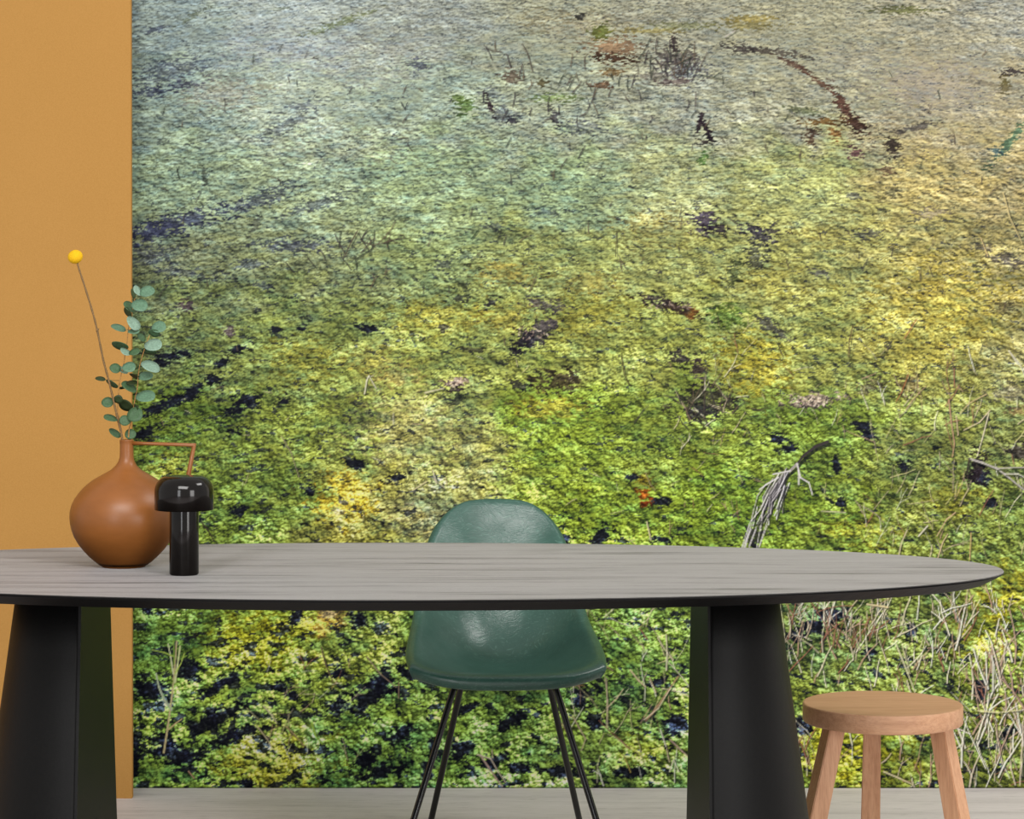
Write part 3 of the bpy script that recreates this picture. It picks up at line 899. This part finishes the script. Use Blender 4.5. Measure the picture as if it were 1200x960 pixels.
obj('body', bm, MV, vase)


def bar(bm, pts, wd, dp):
    """rectangular bar in the x-z plane, mitred"""
    pts = [Vector((p[0], 0, p[1])) for p in pts]
    rings = []
    for i, p in enumerate(pts):
        d0 = (p - pts[i - 1]).normalized() if i else None
        d1 = (pts[i + 1] - p).normalized() if i < len(pts) - 1 else None
        d = ((d0 or d1) + (d1 or d0)).normalized()
        n = Vector((-d.z, 0, d.x))
        c = n.dot(Vector((-(d1 or d0).z, 0, (d1 or d0).x)))
        h = wd[i] / 2 / max(c, .3)
        rings.append([bm.verts.new(p + n * a * h + Vector((0, b * dp / 2, 0))) for a, b in ((1, 1), (1, -1), (-1, -1), (-1, 1))])
    for a, b in zip(rings, rings[1:]):
        for k in range(4):
            bm.faces.new((a[k], a[(k + 1) % 4], b[(k + 1) % 4], b[k]))
    bm.faces.new(rings[0])
    bm.faces.new(rings[-1][::-1])
    bmesh.ops.recalc_face_normals(bm, faces=bm.faces)


px2 = lambda px, py: ((px - 145) / SC, CAMZ - (py - CY) / SC - TZ)
bm = bmesh.new()
bar(bm, [px2(154.5, 519.4), px2(170, 519.8), px2(227.6, 521.6), px2(221, 556), px2(212, 604), px2(205.5, 622)], [.0075, .0062, .0068, .0082, .0095, .012], 0.013)
bmesh.ops.bevel(bm, geom=[e for e in bm.edges], offset=0.0011, segments=2, affect='EDGES')
obj('handle', bm, MV, vase)

# ------------------------------------------------------------------ table lamp
LD = 4.713
LX = (215.8 - CX) / F * LD
lamp = thing('table_lamp', 'small glossy black mushroom-shaped table lamp standing beside the brown vase', 'lamp', (LX, LD, TZ))
x = M('polished_black_lacquer', 0.10, 0.32)
n_ = x.noise(x.co(), 60, 2)
x.base(x.ramp(n_, [(0.3, (10, 7, 6)), (0.7, (14, 10, 8))]))
MLAMP = x.m
zb, zt = 0.1275, 0.1945
bm = bmesh.new()
R0 = 0.0579
pr = [(0.0290, zb + 0.010), (R0 - 0.004, zb + 0.010), (R0 - 0.0038, zb), (R0 - 0.001, zb - 0.0004), (R0, zb + 0.0008)]
for k in range(13):
    a = k / 12 * PI / 2
    pr.append((R0 - 0.030 + 0.030 * math.cos(a) ** 0.9, zt - 0.0335 + 0.0325 * math.sin(a) ** 0.95))
pr += [(0.018, zt - 0.0004), (0.009, zt), (0, zt)]
add_lathe(bm, pr, 80)
obj('shade', bm, MLAMP, lamp)
bm = bmesh.new()
add_lathe(bm, [(0, 0.0), (0.0262, 0), (0.0262, 0.002), (0.0284, 0.002), (0.0287, 0.003), (0.0285, 0.09), (0.0285, zb + 0.011), (0.0, zb + 0.011)], 64)
st_ = obj('stem', bm, MLAMP, lamp)
e_ = st_.modifiers.new('edges', 'EDGE_SPLIT')
e_.split_angle = math.radians(40)
bm = bmesh.new()
add_lathe(bm, [(0.0292, zb + 0.004), (0.052, zb + 0.004), (0.052, zb + 0.0085), (0.0292, zb + 0.0085), (0.0292, zb + 0.004)], 48)
obj('diffuser', bm, mat_plain('opal_diffuser', (190, 186, 178), 0.4, 0.4, 0, 0.01), lamp, smooth=False)

# ------------------------------------------------------------------ flowers in the vase
NECK = (148 - CX) / F * VD
mstem = mat_plain('dry_flower_stem', (104, 80, 48), 0.6, 0.3, 0, 0.25, 400)
mball = mat_plain('yellow_florets', (208, 162, 24), 0.8, 0.15, 0, 0.12, 900)
FD = VD - 0.006
bx_, by_, bz_ = P(143.6, 516, FD)
fl = thing('billy_button_flower', 'single yellow ball flower on a long dry brown stem in the vase', 'flower', (0, 0, 0))
spx = [(143.4, 516), (138, 492), (133.2, 470.4), (127.8, 447.4), (122.3, 427), (120, 417), (113.9, 387), (108.6, 366), (99.2, 335.4), (92.5, 315), (90.4, 307)]
pts = [Vector((NECK + 0.02, VD - 0.03, TZ + 0.0135)), Vector((NECK + 0.008, VD - 0.015, TZ + 0.12))] + [P(a, b, FD) for a, b in spx]
cp = catmull(pts, 5)
bm = bmesh.new()
add_tube(bm, cp, [0.0024 + 0.0003 * math.sin(i * 2.1) - 0.0006 * i / len(cp) for i in range(len(cp))], 8)
nd = P(113.9, 387, FD)
add_tube(bm, [nd + Vector((0, 0, -.003)), nd, nd + Vector((0.004, -0.001, 0.003))], [.0026, .0026, .0008], 7)
obj('stem', bm, mstem, fl)
bm = bmesh.new()
bmesh.ops.create_icosphere(bm, subdivisions=5, radius=1)
nf = 220
fib = [Vector((math.sqrt(1 - (1 - 2 * (i + .5) / nf) ** 2) * math.cos(i * 2.399963), math.sqrt(1 - (1 - 2 * (i + .5) / nf) ** 2) * math.sin(i * 2.399963), 1 - 2 * (i + .5) / nf)) for i in range(nf)]
FA = np.array(fib)
hc = P(88.2, 301, FD)
rot = Matrix.Rotation(math.radians(-22), 3, 'Y')
for v in bm.verts:
    d = float(np.max(FA @ np.array(v.co)))
    h = max(0, 1 - (math.acos(min(1, d)) / 0.14) ** 2)
    r = 0.0148 * (0.94 + 0.08 * h)
    c = Vector((v.co.x * r * 1.02, v.co.y * r, v.co.z * r * 0.93))
    v.co = hc + rot @ c
obj('flower_head', bm, mball, fl)

SAGE = {k: mat_leaf('eucalyptus_' + k, c) for k, c in {'pale': (120, 146, 128), 'mid': (88, 119, 95), 'deep': (66, 93, 63), 'dark': (46, 60, 33)}.items()}
MTW = mat_plain('eucalyptus_stem', (150, 112, 62), 0.6, 0.3, 0, 0.2, 300)
S1 = [(143.5, 516), (140.6, 497.5), (138, 480), (138.6, 465), (140.6, 446), (144.7, 427), (147, 413), (149, 400), (150.2, 388), (152.5, 374), (156, 360), (158, 350), (160, 343)]
S2 = [(150.4, 516), (152.8, 497.5), (155, 488), (157, 476), (158.2, 467.7), (161, 454), (162, 440), (164.5, 425), (168.5, 412), (172, 401), (176.5, 390), (180, 384)]
LV = [  # px, py, semi-major, semi-minor, degrees, tone, up(1)/down(-1), sprig
    (172, 342, 9, 6.5, -8, 'mid', 1, 1), (161, 341, 7, 3.0, 60, 'pale', 1, 1), (156.5, 344, 6, 3, 75, 'deep', -1, 1), (163.5, 358, 9.5, 7.2, 10, 'mid', 1, 1), (152, 360, 8.5, 4, 47, 'deep', 1, 1),
    (150.3, 366, 7, 4, 55, 'dark', -1, 1), (156, 379, 10, 5, 50, 'pale', 1, 1), (139.3, 385, 9, 3.4, 22, 'mid', 1, 1), (156.5, 388.7, 7, 3, 0, 'mid', 1, 1), (141.5, 404.7, 10, 5, 12, 'deep', -1, 1),
    (147, 412.5, 7, 3, 32, 'pale', 1, 1), (157.5, 412.7, 6.5, 4, -15, 'deep', 1, 1), (135.3, 432, 6.5, 5.5, 30, 'deep', 1, 1), (143, 434, 7.5, 2.2, 35, 'pale', 1, 1), (151, 430.5, 8, 6, -5, 'mid', 1, 1),
    (118, 444.5, 6, 2.3, 12, 'dark', 1, 1), (132, 449.5, 8, 3.6, 30, 'deep', -1, 1), (144, 454, 5, 1.5, -15, 'dark', -1, 1), (126.4, 471.8, 7, 6, 5, 'deep', 1, 1), (138.6, 468, 5.5, 5, 0, 'dark', -1, 1),
    (147.4, 474.5, 9, 6.8, 25, 'dark', -1, 1), (129.8, 490.5, 8.5, 3, 20, 'deep', 1, 1), (134.5, 508.3, 8, 3, 37, 'deep', 1, 1), (146, 493, 6.5, 6, 40, 'deep', 1, 1),
    (186, 383.5, 8.5, 6.8, -8, 'mid', 1, 2), (180.5, 390, 7, 4.5, 10, 'deep', -1, 2), (179.4, 404.7, 10.5, 7, -5, 'pale', 1, 2), (174.5, 411, 9, 4, 8, 'deep', -1, 2), (175.8, 429.8, 11.5, 5.4, 25, 'pale', 1, 2),
    (170.4, 441.3, 8.5, 5, -3, 'mid', 1, 2), (158.5, 440.6, 7, 2.6, 24, 'dark', -1, 2), (151.5, 454, 10, 4, 36, 'deep', 1, 2), (155, 449, 6.5, 2.5, 0, 'dark', 1, 2), (170.4, 465, 11.5, 6.5, -3, 'mid', 1, 2),
    (158, 486, 9.5, 8.5, -20, 'deep', 1, 2), (159.5, 477, 4, 2.4, 70, 'dark', -1, 2), (152.5, 509, 6.5, 6, 10, 'deep', 1, 2), (166, 396, 6, 3, 50, 'deep', 1, 2),
]
for si, spx, lab, dep in ((1, S1, 'eucalyptus sprig leaning over the ochre wall, nearer the yellow flower', VD + 0.004), (2, S2, 'eucalyptus sprig on the right of the vase mouth, farther from the yellow flower', VD + 0.012)):
    sp = thing('eucalyptus_sprig', lab, 'sprig', (0, 0, 0), 0, 'eucalyptus sprigs in the vase')
    ln = [P(a, b, dep) for a, b in spx]
    pts = [Vector((NECK - 0.03 + 0.02 * si, VD + 0.02, TZ + 0.0135)), Vector((NECK - 0.006 + 0.004 * si, VD + 0.01, TZ + 0.12))] + ln
    cp = catmull(pts, 5)
    bm = bmesh.new()
    add_tube(bm, cp, [0.0016 - 0.0009 * i / len(cp) for i in range(len(cp))], 7)
    obj('stem', bm, MTW, sp)
    poly = [p for p in cp if p.z > TZ + 0.255]
    for (px, py, a, b, ang, tone, up, which) in LV:
        if which != si:
            continue
        d = dep + random.uniform(-0.018, 0.012)
        c = P(px, py, d)
        sc = F / d
        A = a / sc
        tilt = math.acos(min(0.98, b / a))
        th = math.radians(ang)
        e1 = Vector((math.cos(th), 0, -math.sin(th)))
        e2 = Vector((math.sin(th), 0, math.cos(th)))
        if e2.z < 0:
            e2 = -e2
        e2t = e2 * math.cos(tilt) + Vector((0, 1, 0)) * math.sin(tilt) * up    # up: the far rim is the higher one
        nr = e1.cross(e2t)
        if nr.y > 0:
            nr = -nr
        near = min(poly, key=lambda p: (p - c).length)
        tow = (near - c)
        u0, v0 = tow.dot(e1), tow.dot(e2t)
        bang = math.atan2(v0, u0)
        bm = bmesh.new()
        K = 20
        layers = []
        for off in (0.00025, -0.00025):
            cen = bm.verts.new(c + nr * (off - 0.06 * A))
            rings = []
            for fr in (0.5, 1.0):
                ring = []
                for k in range(K):
                    t_ = 2 * PI * k / K
                    dd = math.cos(t_ - bang)
                    rad = A * fr * (1 + 0.10 * max(0, -dd) ** 6 * fr - 0.05 * max(0, dd) ** 4)
                    cup = 0.10 * A * (fr ** 2) - 0.06 * A + 0.07 * A * fr * abs(math.sin(t_ - bang))
                    ring.append(bm.verts.new(c + e1 * rad * math.cos(t_) + e2t * rad * math.sin(t_) + nr * (off + cup)))
                rings.append(ring)
            for k in range(K):
                k2 = (k + 1) % K
                bm.faces.new((cen, rings[0][k], rings[0][k2]))
                bm.faces.new((rings[0][k], rings[1][k], rings[1][k2], rings[0][k2]))
            layers.append(rings[1])
        for k in range(K):
            k2 = (k + 1) % K
            bm.faces.new((layers[0][k], layers[1][k], layers[1][k2], layers[0][k2]))
        edge = c + (e1 * math.cos(bang) + e2t * math.sin(bang)) * A * 0.9
        if (near - edge).length > 0.0015:
            add_tube(bm, [near, (near + edge) / 2 + Vector((0, 0, -0.001)), edge], [0.0006, 0.0005, 0.0004], 5)
        bmesh.ops.recalc_face_normals(bm, faces=bm.faces)
        obj('leaf', bm, SAGE[tone], sp)

# ------------------------------------------------------------------ chair
CD = 5.62
chair = thing('shell_chair', 'sea-green moulded shell chair with thin black metal legs behind the table', 'chair', (0.058, CD, 0), math.radians(3.0))
# rows: centre (y, z), rim (x, y, z), how late the side rises
rows = [((-.214, .404), (.205, -.172, .424), 3.2), ((-.224, .416), (.214, -.182, .438), 3.4), ((-.222, .430), (.218, -.184, .450), 3.6), ((-.208, .438), (.2185, -.172, .458), 3.8), ((-.180, .436), (.2185, -.145, .464), 3.6),
        ((-.125, .424), (.217, -.095, .474), 3.2), ((-.05, .411), (.212, -.04, .490), 2.8), ((.03, .406), (.205, .02, .508), 2.5), ((.10, .416), (.197, .075, .528), 2.3), ((.152, .448), (.190, .112, .556), 2.2),
        ((.187, .497), (.182, .140, .594), 2.2), ((.213, .556), (.173, .166, .634), 2.2), ((.237, .622), (.163, .197, .671), 2.3), ((.258, .688), (.152, .229, .702), 2.4), ((.272, .733), (.138, .252, .731), 2.5),
        ((.281, .764), (.117, .268, .758), 2.6), ((.287, .782), (.094, .280, .777), 2.6), ((.292, .790), (.070, .288, .787), 2.6), ((.300, .793), (.050, .298, .790), 2.6)]
us = [i / 14 for i in range(-14, 15)]
bm = bmesh.new()
grid = []
for ri, (c, r, pw) in enumerate(rows):
    line = []
    for u in us:
        t = abs(u) ** pw
        line.append(Vector(((r[0] - (.010 if 3 < ri < 11 else .006 if ri == 3 or ri == 11 else 0)) * u, c[0] + (r[1] - c[0]) * t, c[1] + (r[2] - c[1]) * t)))
    seat = 1 - min(1, max(0, (c[1] - .43) / .2)) if ri > 5 else 1
    if ri < 4:
        seat, top = .5, .35
    else:
        top = 1
    top = top if ri < 14 else max(0.15, 1 - (ri - 13) * 0.22)
    fl1 = Vector((.006, .004 * (1 - seat), -.0005 * seat)) * top
    fl2 = Vector((.010, .010 * (1 - seat), -.006 * seat)) * top
    fl3 = Vector((.0125, .018 * (1 - seat), -.014 * seat)) * top
    mir = lambda v: Vector((-v.x, v.y, v.z))
    e = line[-1]
    if 2 < ri < 12:
        g_ = {3: .5, 4: .8}.get(ri, 1.0)
        fl1, fl2, fl3 = Vector((.009 * g_, fl1.y, .0005)), Vector((.017 * g_, fl2.y, -.003)), Vector((.0225 * g_, fl3.y, -.010))
    right = [e + fl1, e + fl2, e + fl3]
    left_ = [mir(p) for p in right[::-1]]
    grid.append([bm.verts.new(p) for p in left_ + line + right])
for a, b in zip(grid, grid[1:]):
    for i in range(len(a) - 1):
        bm.faces.new((a[i], a[i + 1], b[i + 1], b[i]))
bmesh.ops.recalc_face_normals(bm, faces=bm.faces)
sh_ = obj('seat_shell', bm, mat_fibreglass(), chair)
so = sh_.modifiers.new('thickness', 'SOLIDIFY')
so.thickness = 0.005
so.offset = 0
sb = sh_.modifiers.new('smooth', 'SUBSURF')
sb.levels = sb.render_levels = 2
MMET = M('black_lacquered_steel', 0.22, 0.6)
MMET.base(MMET.ramp(MMET.noise(MMET.co(), 80, 2), [(0.3, (10, 10, 11)), (0.7, (16, 16, 17))]))
MMET = MMET.m
MGL = mat_plain('black_plastic_glide', (16, 16, 16), 0.5, 0.4, 0, 0.02)
for sx, top, foot in ((-1, (-.116, -.075, .392), (-.246, -.215, 0)), (1, (.116, -.075, .392), (.228, -.215, 0)), (-1, (-.086, .105, .392), (-.162, .225, 0)), (1, (.112, .105, .392), (.202, .225, 0))):
    a = Vector(top)
    b = Vector(foot) + Vector((0, 0, .012))
    inn = a + Vector((-sx * .05, 0, .003))
    pts = [inn, inn.lerp(a, .55) + Vector((0, 0, .001)), a + Vector((-sx * .006, 0, -.0005)), a.lerp(b, .03), a.lerp(b, .3), a.lerp(b, .7), b]
    bm = bmesh.new()
    add_tube(bm, catmull(pts, 4), .0076, 14)
    lg = obj('leg', bm, MMET, chair)
    bm = bmesh.new()
    add_tube(bm, [Vector(foot), Vector(foot) + Vector((0, 0, .016))], [.011, .0105], 14)
    obj('glide', bm, MGL, lg)
bm = bmesh.new()
for y in (-.075, .105):
    add_box(bm, (-.09, y - .009, .3935), (.09, y + .009, .3985))
for x_ in (-.05, .05):
    add_box(bm, (x_ - .008, -.084, .3985), (x_ + .008, .114, .4035))
obj('base_frame', bm, MMET, chair, smooth=False)

# ------------------------------------------------------------------ stool
SD = 5.28
SX = (1034.2 - CX) / F * SD
SZ = 0.397
stool = thing('stool', 'round light-oak three-legged wooden stool at the right end of the table', 'stool', (SX, SD, 0))
bm = bmesh.new()
r = 0.1735
add_lathe(bm, [(0, SZ - .0408), (r - .004, SZ - .0408), (r - .0015, SZ - .0397), (r, SZ - .037), (r, SZ - .003), (r - .0012, SZ - .0008), (r - .0035, SZ), (0, SZ)], 96)
se = obj('seat', bm, mat_oak('light_oak_seat', 'x'), stool)
se.data.polygons.foreach_set('use_smooth', [abs(p.normal.z) < .95 for p in se.data.polygons])
em = se.modifiers.new('edges', 'EDGE_SPLIT')
em.split_angle = math.radians(50)
MOL = mat_oak('light_oak_leg', 'z')
LH = SZ - .0410
for radial, face, slope in ((90.5, -100, .10), (207, -72, .265), (336, -42, .185)):
    ra = math.radians(radial)
    fa = math.radians(face)
    dx, dy = math.cos(ra), math.sin(ra)
    bm = bmesh.new()
    h0, h1 = 0.0190, 0.0222
    ring = []
    for z, h, off in ((LH, h0, .128), (0, h1, .128 + slope * LH)):
        n1 = Vector((math.cos(fa), math.sin(fa), 0))
        n2 = Vector((-n1.y, n1.x, 0))
        cc = Vector((dx * off, dy * off, z))
        ring.append([bm.verts.new(cc + n1 * a * h + n2 * b * h) for a, b in ((1, 1), (-1, 1), (-1, -1), (1, -1))])
    for k in range(4):
        bm.faces.new((ring[0][k], ring[0][(k + 1) % 4], ring[1][(k + 1) % 4], ring[1][k]))
    bm.faces.new(ring[0])
    bm.faces.new(ring[1])
    bmesh.ops.recalc_face_normals(bm, faces=bm.faces)
    bmesh.ops.bevel(bm, geom=[e for e in bm.edges if abs(e.verts[0].co.z - e.verts[1].co.z) > .1], offset=0.0018, segments=2, affect='EDGES')
    obj('leg', bm, MOL, stool, smooth=False)
